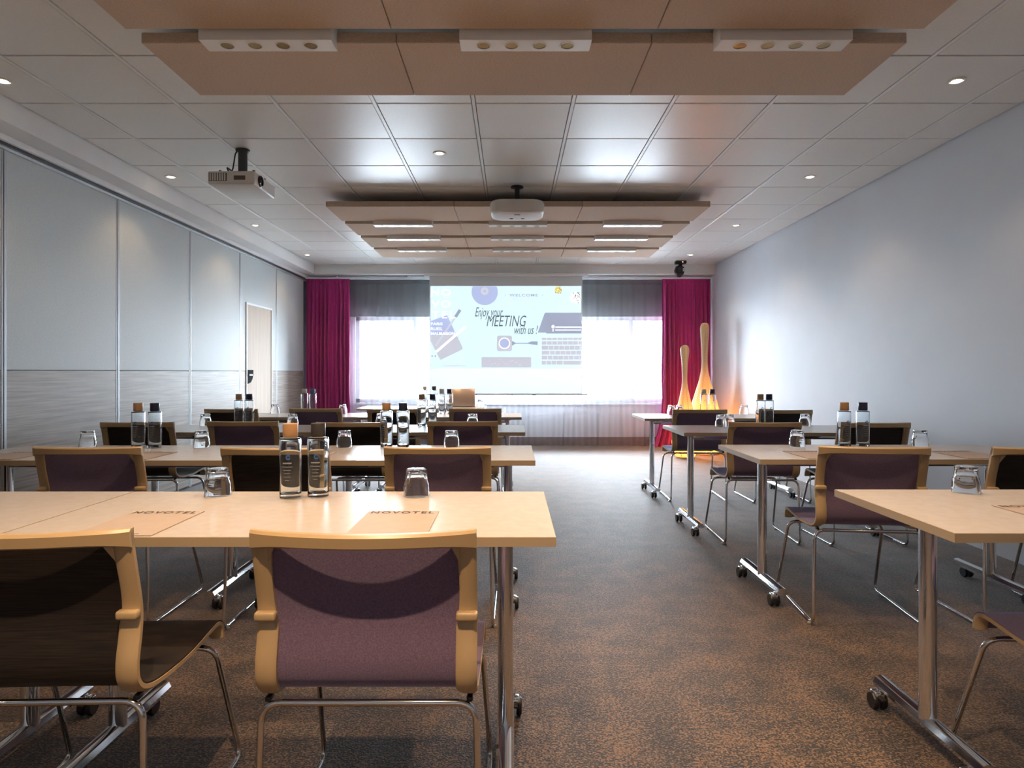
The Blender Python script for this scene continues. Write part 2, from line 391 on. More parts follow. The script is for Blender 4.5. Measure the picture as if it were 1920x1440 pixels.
# terrace outside the window
tf = MB().ext(-14, 14, YB+0.25, 26, -0.3, -0.12).build('terrace_floor', white); struct(tf)
rl = thing('balcony_railing', 'pale metal balcony railing outside the window', 'railing', (0, 11.9, -0.12))
MB().tube([(-5, 0, 1.14), (5, 0, 1.14)], 0.022).build('handrail', alu, rl, 40)
MB().tube([(-5, 0, 0.95), (5, 0, 0.95)], 0.014).build('rail', alu, rl, 40)
MB().tube([(-5, 0, 0.55), (5, 0, 0.55)], 0.014).build('rail', alu, rl, 40)
pm = MB().tube([(0, 0, 0), (0, 0, 1.14)], 0.018).mesh('post', alu, 40)
for k in range(9): link('post', pm, rl, (-4.8+1.2*k, 0, 0))

# ------------------------------------------------------------------ tables
def make_table(x0, x1, yn, label, dep=0.645, group='training tables'):
    L = x1-x0
    t = thing('training_table', label, 'table', ((x0+x1)/2, yn+dep/2, 0), 0, group)
    tt_ = MB().box((0, 0, TOP-0.0125), (L-0.004, dep-0.004, 0.025)).build('tabletop', lam, t)
    eb = MB(); e0 = TOP-0.025; e1 = TOP-0.0004
    eb.ext(-L/2, L/2, -dep/2, -dep/2+0.002, e0, e1); eb.ext(-L/2, L/2, dep/2-0.002, dep/2, e0, e1)
    eb.ext(-L/2, -L/2+0.002, -dep/2+0.002, dep/2-0.002, e0, e1); eb.ext(L/2-0.002, L/2, -dep/2+0.002, dep/2-0.002, e0, e1)
    eb.build('edge_band', edgem, tt_)
    MB().box((0, 0.0, TOP-0.055), (L-0.30, 0.05, 0.045), bev=0.012, seg=3).build('stretcher_beam', chrome, t, 40)
    for s in (-1, 1):
        px = s*(L/2-0.133)
        # oval post
        prof = [(0.026, 0.085), (0.026, TOP-0.026)]
        lg = MB().lathe(prof, 20)
        lg.v = [(px+x_*0.92, y_*1.12, z_) for x_, y_, z_ in lg.v]
        lg = lg.build('leg', chrome, t, 40)
        MB().box((px, 0, TOP-0.034), (0.07, 0.30, 0.014), bev=0.003).build('top_bracket', dark, t)
        MB().lathe([(0.008, 0), (0.008, 0.004)], 12, (0, 0, 0)).build('bolt', alu, lg, loc=(px-s*0.0, -0.036, TOP-0.06)).rotation_euler[0] = PI/2
        ft = MB()
        sec = [(-0.024, 0), (-0.026, 0.012), (-0.018, 0.028), (-0.006, 0.033), (0.006, 0.033), (0.018, 0.028), (0.026, 0.012), (0.024, 0)]
        ft.prism([(px+a, 0.066+b2) for a, b2 in sec], -0.265, 0.265)
        ft = ft.build('foot_bar', chrome, t, 25)
        for e in (-1, 1):
            cy = e*0.228
            cs = MB()
            for k in (-0.014, 0.014):
                w = MB().lathe([(0.004, -0.009), (0.026, -0.009), (0.0295, -0.004), (0.0295, 0.004), (0.026, 0.009), (0.004, 0.009)], 18)
                cs.add([(px-s*(-0.030)+z_+k, cy+x_, 0.0297+y_) for x_, y_, z_ in w.v], w.f)
            cs = cs.build('caster', black, t, 40)
            MB().box((px+s*0.030, cy, 0.052), (0.034, 0.044, 0.022), bev=0.008, seg=3).build('caster_hood', chrome, cs, 40)
            MB().box((px+s*0.030, cy-0.032, 0.046), (0.020, 0.026, 0.010), bev=0.004).build('brake_tab', black, cs, 40)
            MB().lathe([(0.008, 0.05), (0.008, 0.07)], 10, (px+s*0.022, cy, 0)).build('stem', chrome, cs, 40)
    return t
ROWW = ['nearest', 'second', 'third', 'farthest']
LROW = [(1.685, 0.113), (3.14, 0.112), (4.60, 0.094), (6.13, 0.09)]
for i, (yn, xe) in enumerate(LROW):
    make_table(xe-1.452, xe, yn, f'long white training table beside the aisle, {ROWW[i]} row on the left')
    make_table(xe-1.455-1.452, xe-1.455, yn, f'white training table towards the folding partition, {ROWW[i]} row on the left')
RROW = [(1.725, 1.1645), (3.18, 1.203), (4.565, 1.197), (5.98, 1.21)]
for i, (yn, xs) in enumerate(RROW):
    make_table(xs, xs+1.485, yn, f'white training table on chrome T-legs, {ROWW[i]} row on the right')
make_table(-1.80, -0.315, 7.58, 'white presenter table with the laptop in front of the screen', group=None)

# ------------------------------------------------------------------ chairs
CW = 0.2375
def smooth_prof(pts, n_=5):
    P = [Vector(p) for p in pts]; out = []
    for i in range(len(P)-1):
        p0, p1, p2, p3 = P[max(i-1, 0)], P[i], P[i+1], P[min(i+2, len(P)-1)]
        for k in range(n_):
            t = k/n_
            out.append(tuple(0.5*((2*p1)+(-p0+p2)*t+(2*p0-5*p1+4*p2-p3)*t*t+(-p0+3*p1-3*p2+p3)*t**3)))
    out.append(tuple(P[-1])); return out
PROF = smooth_prof([(-0.238, 0.828), (-0.216, 0.74), (-0.196, 0.655), (-0.197, 0.60), (-0.210, 0.535), (-0.204, 0.493), (-0.170, 0.466), (-0.10, 0.452), (0.04, 0.446), (0.16, 0.456), (0.215, 0.458), (0.245, 0.440), (0.252, 0.405)])
def make_chair(name, fabric, label):
    t = thing(name, label, 'chair', group='training chairs at the tables')
    MB().slab(PROF[1:], -CW, CW, 0.007, 12).build('sling', fabric, t, 50)
    for s in (-1, 1):
        # frame band behind the sling edge, wider in the back than under the seat
        m = MB()
        nb = len(PROF); xo = CW; nor = []
        for i in range(nb):
            a = PROF[max(i-1, 0)]; b_ = PROF[min(i+1, nb-1)]
            tt = Vector((b_[0]-a[0], b_[1]-a[1])).normalized(); nor.append((-tt.y, tt.x))
        vs = []
        for i, (y, z) in enumerate(PROF):
            u = min(1, i/32.0); wd = 0.044-0.008*math.sin(PI*min(1, i/14.0)); wd = wd if i < 28 else 0.036
            ny, nz = nor[i]
            for (xx, off) in ((xo+0.002, 0.003), (xo+0.002, -0.007), (xo-0.006, -0.013), (xo-wd+0.006, -0.013), (xo-wd, -0.008), (xo-wd, -0.0005), (xo, -0.0005), (xo, 0.003)):
                vs.append((s*xx, y+ny*off, z+nz*off))
        fs = []
        for i in range(nb-1):
            for k in range(8):
                k2 = (k+1) % 8; fs.append((i*8+k, i*8+k2, (i+1)*8+k2, (i+1)*8+k))
        fs.append(tuple(range(8))); fs.append(tuple(range((nb-1)*8, nb*8)))
        m.add(vs, fs); fb = m.build('side_band', tan, t, 40)
        MB().box((s*(CW-0.020), -0.213, 0.640), (0.047, 0.022, 0.020), bev=0.006, seg=3).build('lumbar_clip', tan, fb, 40)
    # bowed top rail with corner gussets
    tr = MB(); vs = []; fs = []; NX = 20
    for k in range(NX+1):
        u = -1+2*k/NX; xx = u*(CW+0.002); bow = 0.046*(1-u*u)
        yc = -0.240-bow
        hgt = 0.020+0.010*abs(u)**6
        for (dy, dz) in ((0.006, 0.008), (-0.008, 0.008), (-0.013, 0.002), (-0.010, -hgt), (-0.003, -hgt-0.004), (0.006, -hgt+0.002)):
            vs.append((xx, yc+dy+(0.004 if abs(u) > 0.98 else 0), 0.826+dz))
    for k in range(NX):
        for q in range(6):
            q2 = (q+1) % 6; fs.append((k*6+q, k*6+q2, (k+1)*6+q2, (k+1)*6+q))
    fs.append(tuple(range(6))); fs.append(tuple(range(NX*6, NX*6+6)))
    tr.add(vs, fs); tr = tr.build('top_rail', tan, t, 40)
    for s in (-1, 1):
        g = MB(); x0, x1 = CW-0.034, CW-0.085
        tri = [(x0, 0.762, -0.226), (x0, 0.818, -0.240), (x1, 0.815, -0.262), (CW-0.050, 0.800, -0.246)]
        vs = [(s*a, c, b_) for a, b_, c in tri]+[(s*a, c-0.010, b_) for a, b_, c in tri]
        g.add(vs, [(0, 1, 2, 3), (7, 6, 5, 4), (0, 4, 5, 1), (1, 5, 6, 2), (2, 6, 7, 3), (3, 7, 4, 0)])
        g.build('corner_gusset', tan, tr, 40)
    # chrome sled frame
    for s in (-1, 1):
        MB().tube([(s*0.05, -0.188, 0.452-0.012), (s*0.236, -0.188, 0.440), (s*0.246, -0.200, 0.012), (s*0.250, 0.345, 0.012), (s*0.232, 0.205, 0.392), (s*0.10, 0.205, 0.392)],
                  0.0078, 10, 0.045, 6).build('sled_leg', chrome, t, 60)
        for yy in (-0.165, 0.265):
            MB().lathe([(0.010, 0.0), (0.014, 0.002), (0.014, 0.006), (0.009, 0.010)], 14, (s*0.248, yy, 0)).build('glide', clearp, t, 40)
    MB().tube([(-0.051, -0.188, 0.440), (0.051, -0.188, 0.440)], 0.0079, 10).build('rear_bar', chrome, t, 60)
    MB().tube([(-0.101, 0.205, 0.392), (0.101, 0.205, 0.392)], 0.0079, 10).build('front_bar', chrome, t, 60)
    for s in (-1, 1):
        MB().box((s*0.222, -0.178, 0.447), (0.014, 0.026, 0.012), bev=0.004).build('seat_bracket', black, t, 40)
    return t
chairP = make_chair('training_chair', purple, ''); chairK = make_chair('training_chair', mesh_b, '')
used = set()
def chair(kind, x, yback, rz, label):
    root = chairP if kind == 'p' else chairK
    loc = (x, yback+0.222, 0)
    if kind not in used:
        used.add(kind); root.location = loc; root.rotation_euler[2] = rz; root['label'] = label
    else: dup(root, loc, rz, label)
SEATL = ['at the aisle end', 'second from the aisle', 'third from the aisle', 'at the partition end']
cl = [  # (row, seat, x, back distance, yaw deg)
 (0, 0, -0.315, 1.41, 0), (0, 1, -1.06, 1.41, 2.0),
 (1, 0, -0.333, 2.95, 0), (1, 1, -1.05, 2.925, 0), (1, 2, -1.90, 2.95, 1), (1, 3, -2.585, 2.91, 2),
 (2, 0, -0.335, 4.46, 0), (2, 1, -1.06, 4.38, -1), (2, 2, -1.826, 4.46, 1), (2, 3, -2.50, 4.38, 2),
 (3, 0, -0.335, 6.00, 0), (3, 1, -1.065, 5.92, 0), (3, 2, -1.79, 6.00, 0), (3, 3, -2.53, 5.92, 1)]
for r, s, x_, y_, a in cl:
    k = 'p' if s % 2 == 0 else 'k'
    cname = 'purple-backed' if k == 'p' else 'black-backed'
    chair(k, x_, y_, math.radians(a), f'{cname} chair, {ROWW[r]} left row, {SEATL[s]}')
cr = [(0, 0, 1.60, 1.47, -3), (1, 0, 1.648, 2.96, -6), (1, 1, 2.385, 2.93, -2), (2, 0, 1.694, 4.38, -3), (2, 1, 2.385, 4.34, 0), (3, 0, 1.676, 5.84, -2), (3, 1, 2.395, 5.77, 0)]
for r, s, x_, y_, a in cr:
    k = 'p' if s == 0 else 'k'
    cname = 'purple-backed' if k == 'p' else 'black-backed'
    chair(k, x_, y_, math.radians(a), f'{cname} chair, {ROWW[r]} right row, ' + ('at the aisle end' if s == 0 else 'nearer the grey wall'))

# ------------------------------------------------------------------ bottles, tumblers, notepads
def make_bottle(capm, capname, label):
    t = thing('water_bottle', label, 'bottle', group='water bottles on the tables')
    bd = MB().lathe([(0.0001, 0.0), (0.030, 0.0), (0.0345, 0.003), (0.0355, 0.010), (0.0355, 0.196), (0.034, 0.202), (0.026, 0.204), (0.0001, 0.205), (0.0001, 0.2015), (0.025, 0.2005), (0.031, 0.198), (0.0325, 0.194), (0.0325, 0.020), (0.030, 0.015), (0.0001, 0.013)], 40, close=True).build('body', bottle_glass, t, 35)
    MB().lathe([(0.0235, 0.2055), (0.0245, 0.207), (0.0245, 0.248), (0.0235, 0.250)], 28).build('cap', capm, t, 40)
    pr = MB()
    def arc(u0, u1, z0, z1, r=0.0359):
        nn = 4
        for k in range(nn):
            a0 = -PI/2+u0+(u1-u0)*k/nn; a1 = -PI/2+u0+(u1-u0)*(k+1)/nn
            pr.add([(r*math.cos(a0), r*math.sin(a0), z0), (r*math.cos(a1), r*math.sin(a1), z0), (r*math.cos(a1), r*math.sin(a1), z1), (r*math.cos(a0), r*math.sin(a0), z1)], [(0, 1, 2, 3)])
    for i, (a, b_) in enumerate(((-0.42, 0.42), (-0.5, 0.5), (-0.36, 0.36), (-0.30, 0.30), (-0.34, 0.34), (-0.2, 0.2))):
        z = 0.118-0.011*i; arc(a, b_, z, z+(0.0045 if i == 0 else 0.002))
    pr.build('printed_lines', paleink, bd)
    cm = MB(); vs = []
    for k in range(11):
        a = 0.5+(2*PI-1.0)*k/10
        for rr in (0.0085, 0.0045):
            xx = rr*math.cos(a); zz = rr*math.sin(a); th = -PI/2+(xx+0.004)/0.036
            vs.append((0.0360*math.cos(th), 0.0360*math.sin(th), 0.140+zz))
    cm.add(vs, [(2*k, 2*k+1, 2*k+3, 2*k+2) for k in range(10)]); cm.build('round_emblem', blueink, bd)
    return t
bottle_src = {}
CAPN = {'tan': (tancap, 'tan'), 'navy': (navycap, 'navy blue'), 'char': (charcap, 'charcoal'), 'grey': (greycap, 'pale grey'), 'blue': (bluecap, 'blue')}
def bottle(cap, x, y, where):
    label = f'clear water bottle with {CAPN[cap][1]} cap {where}'
    if cap not in bottle_src: b_ = bottle_src[cap] = make_bottle(CAPN[cap][0], CAPN[cap][1], label); b_.location = (x, y, TOP)
    else: dup(bottle_src[cap], (x, y, TOP), 0, label)
LT = 'on the {} left table by the aisle'; LP_ = 'on the {} left table by the partition'; RT = 'on the {} right table'
bl = [('tan', -0.748, 2.215, LT.format('nearest')), ('char', -0.660, 2.235, LT.format('nearest')),
      ('tan', -2.091, 3.67, LP_.format('second')), ('navy', -1.998, 3.67, LP_.format('second')),
      ('tan', -0.708, 3.70, LT.format('second')), ('navy', -0.614, 3.70, LT.format('second')),
      ('tan', 1.894, 3.74, RT.format('second')), ('navy', 2.000, 3.74, RT.format('second')),
      ('tan', -2.148, 5.16, LP_.format('third')), ('navy', -2.066, 5.16, LP_.format('third')),
      ('tan', -0.710, 5.16, LT.format('third')), ('navy', -0.626, 5.16, LT.format('third')),
      ('tan', 1.942, 5.13, RT.format('third')), ('navy', 2.010, 5.13, RT.format('third')),
      ('grey', -2.114, 6.68, LP_.format('farthest')), ('blue', -2.030, 6.68, LP_.format('farthest')),
      ('grey', -0.712, 6.66, LT.format('farthest')), ('navy', -0.636, 6.66, LT.format('farthest')),
      ('grey', 1.915, 6.55, RT.format('farthest')), ('navy', 2.000, 6.55, RT.format('farthest')),
      ('grey', -1.053, 7.92, 'on the presenter table left of the laptop'), ('char', -0.940, 7.92, 'on the presenter table left of the laptop')]
for a in bl: bottle(*a)
def flute(z, a):
    u = max(0.0, min(1.0, (z-0.050)/0.010)); return 1+0.028*u*math.cos(12*a)
gp_out = [(0.0435, 0.0), (0.0440, 0.0015), (0.0420, 0.040), (0.0405, 0.048), (0.0372, 0.055), (0.0345, 0.085), (0.0335, 0.091), (0.030, 0.093), (0.012, 0.0925), (0.0001, 0.0922)]
gp_in = [(0.0001, 0.079), (0.026, 0.079), (0.0305, 0.074), (0.034, 0.055), (0.0375, 0.046), (0.0395, 0.038), (0.0415, 0.0)]
tum = MB().lathe(gp_out+gp_in, 48, (0, 0, 0), flute, close=True).mesh('tumbler', tumbler_glass, 50)
first = True
def tumbler(x, y, where, up=False):
    o = link('tumbler', tum, None, (x, y, TOP+0.0003))
    tag(o, f'upturned clear glass tumbler {where}', 'glass', 'tumblers on the tables')
SG = ['at the aisle seat', 'at the second seat', 'at the third seat', 'at the partition seat']
gl = [(-0.327, 2.245, 0, 0), (-1.011, 2.255, 0, 1), (-0.341, 3.70, 1, 0), (-0.946, 3.70, 1, 1), (-1.750, 3.70, 1, 2), (-2.393, 3.70, 1, 3),
      (-0.311, 5.16, 2, 0), (-1.031, 5.16, 2, 1), (-1.725, 5.16, 2, 2), (-2.411, 5.16, 2, 3), (-1.722, 6.68, 3, 2), (-2.414, 6.68, 3, 3)]
for x_, y_, r, s in gl: tumbler(x_, y_, f'{SG[s]} of the {ROWW[r]} left row')
for x_, y_, r, w in [(1.599, 2.31, 0, 'on the aisle half'), (1.621, 3.73, 1, 'on the aisle half'), (2.327, 3.74, 1, 'on the wall half'), (1.612, 5.06, 2, 'aisle half, nearer of two'), (1.700, 5.14, 2, 'aisle half, farther of two'), (2.295, 5.14, 2, 'on the wall half'),
                     (1.585, 6.52, 3, 'aisle half, left of two'), (1.675, 6.56, 3, 'aisle half, right of two'), (2.321, 6.56, 3, 'on the wall half')]:
    tumbler(x_, y_, f'{w}, {ROWW[r]} right table')
tumbler(-0.375, 7.80, 'at the right end of the presenter table')
pad_me = MB().box((0, 0, 0.0015), (0.212, 0.296, 0.003), bev=0.0005, seg=1).mesh('notepad', paper)
let_me = fit_text('lettering', 'NOVOTEL', ink, 0.188, 0.030, 0.0, 1.3, 0.028)
for x_, yt, wh in [(-0.327, 1.99, 'in front of the aisle chair, nearest left row'), (-1.038, 1.99, 'in front of the second chair, nearest left row'),
                   (1.625, 2.08, 'on the nearest right table'), (1.55, 3.50, 'on the aisle half of the second right table'), (2.33, 3.50, 'on the wall half of the second right table'),
                   (-0.335, 3.46, 'at the aisle seat of the second left row'), (-1.03, 3.46, 'at the second seat of the second left row'), (-1.87, 3.46, 'at the third seat of the second left row'), (-2.52, 3.46, 'at the partition seat of the second left row')]:
    o = link('notepad', pad_me, None, (x_, yt-0.148, TOP+0.0002)); tag(o, f'pale printed notepad {wh}', 'notepad', 'notepads on the tables')
    link('lettering', let_me, o, (-0.094, 0.108, 0.0034))
    MB().box((0.06, -0.135, 0.0032), (0.014, 0.004, 0.0004)).build('small_mark', ink, o)

# laptop on the presenter table
lt = thing('laptop', 'open laptop seen from behind on the presenter table', 'laptop', (-0.60, 7.90, TOP))
MB().box((0, 0.11, 0.007), (0.315, 0.215, 0.012), bev=0.004).build('base', laptopm, lt, 40)
R_ = Matrix.Rotation(math.radians(-14), 4, 'X')
MB().box((0, -0.026, 0.116), (0.315, 0.007, 0.215), R_, bev=0.003).build('lid', laptopm, lt, 40)
MB().tube([(-0.12, 0.0, 0.011), (0.12, 0.0, 0.011)], 0.006).build('hinge', dark, lt, 40)

# ------------------------------------------------------------------ projection screen
SY = 9.90
sc = thing('projection_screen', 'pulled-down white projection screen showing a welcome slide', 'screen', (0, SY, 0))
def sx(cx): return (790+cx/6-960)*SY/1230
def sz(cy): return CAM_Z+(697-(515+cy/6))*SY/1230
SX0, SX1 = sx(92), sx(1812)
case = MB().box((sx(950), 0.0, SOF-0.022), (SX1-SX0+0.16, 0.09, 0.044), bev=0.006).build('case', white, sc)
MB().ext(SX0, SX1, 0.0, 0.002, sz(1345), SOF-0.04).build('cloth', screen_cloth, sc)
MB().box(((SX0+SX1)/2+0.02, 0.0, sz(1348)), (SX1-SX0+0.12, 0.022, 0.024), bev=0.005).build('bottom_bar', alu, sc)
def em_flat(name, col, k=0.62):
    return clothmat(name, (0.6, 0.6, 0.6), (0.5, 0.5, 0.5), 0.2, col, k)
pale = em_flat('slide_pale', (0.66, 0.88, 0.95), 0.56)
lit_w = em_flat('slide_white', (0.95, 1.0, 1.0), 0.75)
def dimcol(name, col): return clothmat(name, col, tuple(c*0.6 for c in col), 0.10, col, 0.55)
peri = dimcol('slide_periwinkle', (0.44, 0.50, 0.74)); gr1 = dimcol('slide_grey', (0.55, 0.56, 0.64)); gr2 = dimcol('slide_blue_grey', (0.34, 0.38, 0.50))
txt = dimcol('slide_text', (0.10, 0.13, 0.15)); yel = dimcol('slide_yellow', (0.70, 0.62, 0.25)); brn = dimcol('slide_brown', (0.28, 0.17, 0.16)); lgt = dimcol('slide_light_grey', (0.60, 0.62, 0.70))
IX0, IX1, IZ0, IZ1 = sx(102), sx(1800), sz(1058), sz(128)
pic = MB().ext(IX0, IX1, -0.0012, -0.0002, IZ0, IZ1).build('slide', pale, sc)
LAY = [0]
def shape(name, polys, mat, lay):
    m = MB()
    for p in polys:
        vs = [(sx(a), -0.0014-0.0003*lay, sz(b_)) for a, b_ in p]
        m.add(vs, [tuple(range(len(p)))])
    return m.build(name, mat, pic)
def circ(cx, cy, r, a0=0, a1=2*PI, n_=32, ymin=None):
    return [(cx+r*math.cos(a0+(a1-a0)*k/n_), max(cy+r*math.sin(a0+(a1-a0)*k/n_), ymin or -1e9)) for k in range(n_ + (0 if a1-a0 > 6.2 else 1))]
def ring(cx, cy, r0, r1, n_=32):
    return [[(cx+r0*math.cos(2*PI*k/n_), cy+r0*math.sin(2*PI*k/n_)), (cx+r1*math.cos(2*PI*k/n_), cy+r1*math.sin(2*PI*k/n_)), (cx+r1*math.cos(2*PI*(k+1)/n_), cy+r1*math.sin(2*PI*(k+1)/n_)), (cx+r0*math.cos(2*PI*(k+1)/n_), cy+r0*math.sin(2*PI*(k+1)/n_))] for k in range(n_)]
def bar(x0, y0, x1, y1, w):
    d = Vector((x1-x0, y1-y0)).normalized(); q = Vector((-d.y, d.x))*w/2
    return [(x0+q.x, y0+q.y), (x1+q.x, y1+q.y), (x1-q.x, y1-q.y), (x0-q.x, y0-q.y)]
def stext(name, body, mat, x0, y0, x1, y1, shear=0, spacing=1.0, bold=0.0, lay=4):
    me = fit_text(name, body, mat, (x1-x0)/6*SY/1230, (y1-y0)/6*SY/1230, shear, spacing, bold)
    o = link(name, me, pic, (sx(x0), -0.0014-0.0003*lay, sz(y1))); o.rotation_euler = (PI/2, 0, 0); return o
shape('record_disc', [circ(713, 195, 148, n_=48, ymin=130)], peri, 1)
shape('disc_label', ring(713, 185, 16, 44), lgt, 2)
shape('notebook_cover', [[(103, 522), (262, 465), (290, 455), (380, 645), (103, 690)]], peri, 1)
shape('notebook_page', [[(103, 688), (380, 643), (467, 828), (455, 845), (215, 960), (185, 905), (103, 745)]], gr1, 1)
shape('pencil', [bar(388, 470, 162, 800, 22)], lgt, 2); shape('pencil_end', [bar(436, 396, 385, 475, 34)], gr2, 3)
shape('pencil', [bar(495, 588, 168, 868, 26)], lit_w, 3); shape('slide_dots', [circ(122, 916, 9, n_=12), circ(157, 916, 9, n_=12)], gr2, 1)
stext('lettering', 'NO', lit_w, 112, 165, 328, 235, spacing=1.2); stext('lettering', 'VO', lit_w, 115, 290, 328, 368, spacing=1.2); stext('lettering', 'TEL', lit_w, 118, 410, 385, 490, spacing=1.2)
stext('lettering', 'PARIS', lit_w, 108, 538, 240, 570, bold=0.01); stext('lettering', 'RUEIL', lit_w, 108, 592, 240, 625, bold=0.01); stext('lettering', 'MALMAISON', lit_w, 108, 646, 375, 678, bold=0.01)
stext('lettering', 'WELCOME', gr2, 990, 215, 1310, 246, spacing=1.25, bold=0.015); stext('lettering', 'BIENVENUE', lgt, 1040, 263, 1262, 284, spacing=1.3)
shape('slide_dots', [circ(945, 230, 5, n_=10), circ(1365, 230, 5, n_=10)], gr2, 1)
stext('lettering', 'Enjoy your', txt, 605, 368, 918, 505, shear=0.35); stext('lettering', 'MEETING', txt, 735, 460, 1182, 582, shear=0.28, bold=-0.004); stext('lettering', 'with us !', txt, 1048, 570, 1312, 668, shear=0.35)
shape('dongle_body', [[(866, 686), (1006, 686), (1020, 702), (1020, 846), (1006, 860), (866, 860), (850, 846), (850, 702)]], gr1, 1)
shape('dongle_ring', ring(935, 772, 54, 64), lit_w, 2); shape('dongle_button', [circ(935, 772, 50)], peri, 2)
shape('dongle_cable', [[(1020, 745), (1060, 766), (1200, 766), (1240, 750), (1308, 750), (1308, 792), (1240, 785), (1200, 776), (1060, 776), (1020, 800)]], gr2, 1)
shape('laptop_graphic', [[(1310, 652), (1385, 440), (1395, 428), (1800, 428), (1800, 662), (1405, 662), (1405, 652)]], gr2, 1)
shape('contact_marks', [circ(1482, 585, 19, n_=18), [(1474, 612), (1490, 612), (1486, 640), (1478, 640)], [(1508, 583), (1798, 583), (1798, 597), (1508, 597)], [(1508, 617), (1798, 617), (1798, 630), (1508, 630)]], lit_w, 2)
keys = []
for (y0, y1, n_, off) in ((710, 735, 7.6, 0), (748, 788, 7.8, 0), (800, 845, 7.7, 20), (858, 898, 7.6, 35), (913, 955, 7.5, 10)):
    xk = 1355
    while xk < 1796:
        w = 52+(off if xk == 1355 else 0); keys.append([(xk, y0), (min(xk+w, 1798), y0), (min(xk+w, 1798), y1), (xk, y1)]); xk += w+7
keys += [[(1355, 970), (1402, 970), (1402, 1012), (1355, 1012)], [(1410, 970), (1457, 970), (1457, 1012), (1410, 1012)], [(1465, 970), (1515, 970), (1515, 1012), (1465, 1012)], [(1523, 970), (1588, 970), (1588, 1012), (1523, 1012)], [(1598, 970), (1798, 970), (1798, 1012), (1598, 1012)]]
shape('keyboard_keys', keys, gr1, 1)
shape('trackpad_graphic', [[(678, 928), (1235, 928), (1235, 1042), (678, 1042)]], gr1, 1)
rr_ = random.Random(3)
shape('trackpad_specks', [circ(rr_.uniform(780, 1130), rr_.uniform(955, 1025), rr_.uniform(4, 10), n_=6) for _ in range(26)], lgt, 2)
def petals(cx, cy, n_, R, w): return [bar(cx, cy, cx+R*math.cos(2*PI*k/n_), cy+R*math.sin(2*PI*k/n_), w) for k in range(n_)]
shape('flower_petals', petals(1540, 168, 9, 62, 20)[1:] if False else [q for q in petals(1540, 172, 9, 40, 22)], yel, 1)
shape('flower_stamens', [circ(1540+rr_.uniform(-35, 38), 178+rr_.uniform(-30, 30), 6, n_=6) for _ in range(14)], brn, 2)
shape('flower_petals', [q for q in petals(1735, 262, 8, 64, 24)], lit_w, 1)
shape('flower_stamens', [circ(1750+rr_.uniform(-40, 42), 260+rr_.uniform(-60, 60), 6, n_=6) for _ in range(26)], brn, 2)
stext('lettering', 'WIFI', lgt, 235, 985, 320, 1006); shape('fine_print_line', [[(235, 1021), (497, 1021), (497, 1031), (235, 1031)]], lgt, 1)

# ------------------------------------------------------------------ curtains
def curtain_mesh(x0, x1, z0, z1, folds, amp, seed, thick, mat, flare=0.0, smooth=60, nz=14):
    rr = random.Random(seed); nx = folds*10; m = MB()
    ph = [rr.uniform(-0.5, 0.5) for _ in range(folds+2)]; am = [rr.uniform(0.35, 1.35) for _ in range(folds+2)]
    def pt(i, j, off):
        u = i/nx; v = j/nz; zz = z1+(z0-z1)*v
        q = u*folds; k = int(q); fr_ = q-k
        a = am[k]*(1-fr_)+am[min(k+1, folds+1)]*fr_; p_ = ph[k]*(1-fr_)+ph[min(k+1, folds+1)]*fr_
        gather = 0.35+0.65*min(1, v/0.10)
        xx = x0+(x1-x0)*u+0.012*math.sin(9*v+k*1.7)*v - flare*(1-u)*max(0, (v-0.72)/0.28)**1.5
        yy = amp*gather*a*math.sin(2*PI*q+p_*(1+0.6*v)) + off
        return (xx, yy, zz)
    vs = [pt(i, j, 0) for j in range(nz+1) for i in range(nx+1)]; w = nx+1; N = len(vs); fs = []
    for j in range(nz):
        for i in range(nx): a = j*w+i; fs.append((a, a+1, a+w+1, a+w))
    m.add(vs, fs)
    if thick:
        vs2 = [pt(i, j, thick) for j in range(nz+1) for i in range(nx+1)]
        m.add(vs2, [tuple(reversed(q)) for q in fs])
        for i in range(nx): m.f.append((i, N+i, N+i+1, i+1)); a = nz*w+i; m.f.append((a, a+1, N+a+1, N+a))
        for j in range(nz): a = j*w; m.f.append((a, a+w, N+a+w, N+a)); a = j*w+nx; m.f.append((a, N+a, N+a+w, a+w))
    return m.mesh('curtain', mat, smooth)
CT = 2.585
rod = thing('curtain_track', 'slim white curtain track along the window wall', 'curtain track', (0, 10.12, SOF))
MB().ext(XL+0.02, XR-0.02, -0.03, 0.09, -0.05, -0.028, bev=0.004).build('rail', white, rod)
for k in range(6): MB().box((-2.7+1.1*k, 0.03, -0.014), (0.03, 0.05, 0.028)).build('bracket', white, rod)
def curtain(name, x0, x1, y, folds, amp, seed, thick, mat, label, flare=0, z0=0.012):
    t = thing(name, label, 'curtain', (0, y, 0))
    link('fabric', curtain_mesh(x0, x1, z0, CT-0.06, folds, amp, seed, thick, mat, flare), t)
    link('heading', curtain_mesh(x0, x1, CT-0.06, CT+0.012, folds, amp*0.35, seed, max(thick, 0.002), mat, 0, nz=2), t)
    return t
curtain('drape', -3.165, -2.50, 10.11, 11, 0.030, 1, 0.004, magenta, 'magenta drape left of the window beside the partition')
curtain('drape', 2.315, 3.06, 10.11, 12, 0.030, 2, 0.004, magenta, 'magenta drape right of the window behind the wicker lamps', 0.14)
curtain('sheer_curtain', -2.55, -0.14, 10.20, 13, 0.030, 3, 0, voile, 'grey sheer curtain over the left half of the window')
curtain('sheer_curtain', -0.10, 2.42, 10.20, 14, 0.030, 4, 0, voile, 'grey sheer curtain over the right half of the window')

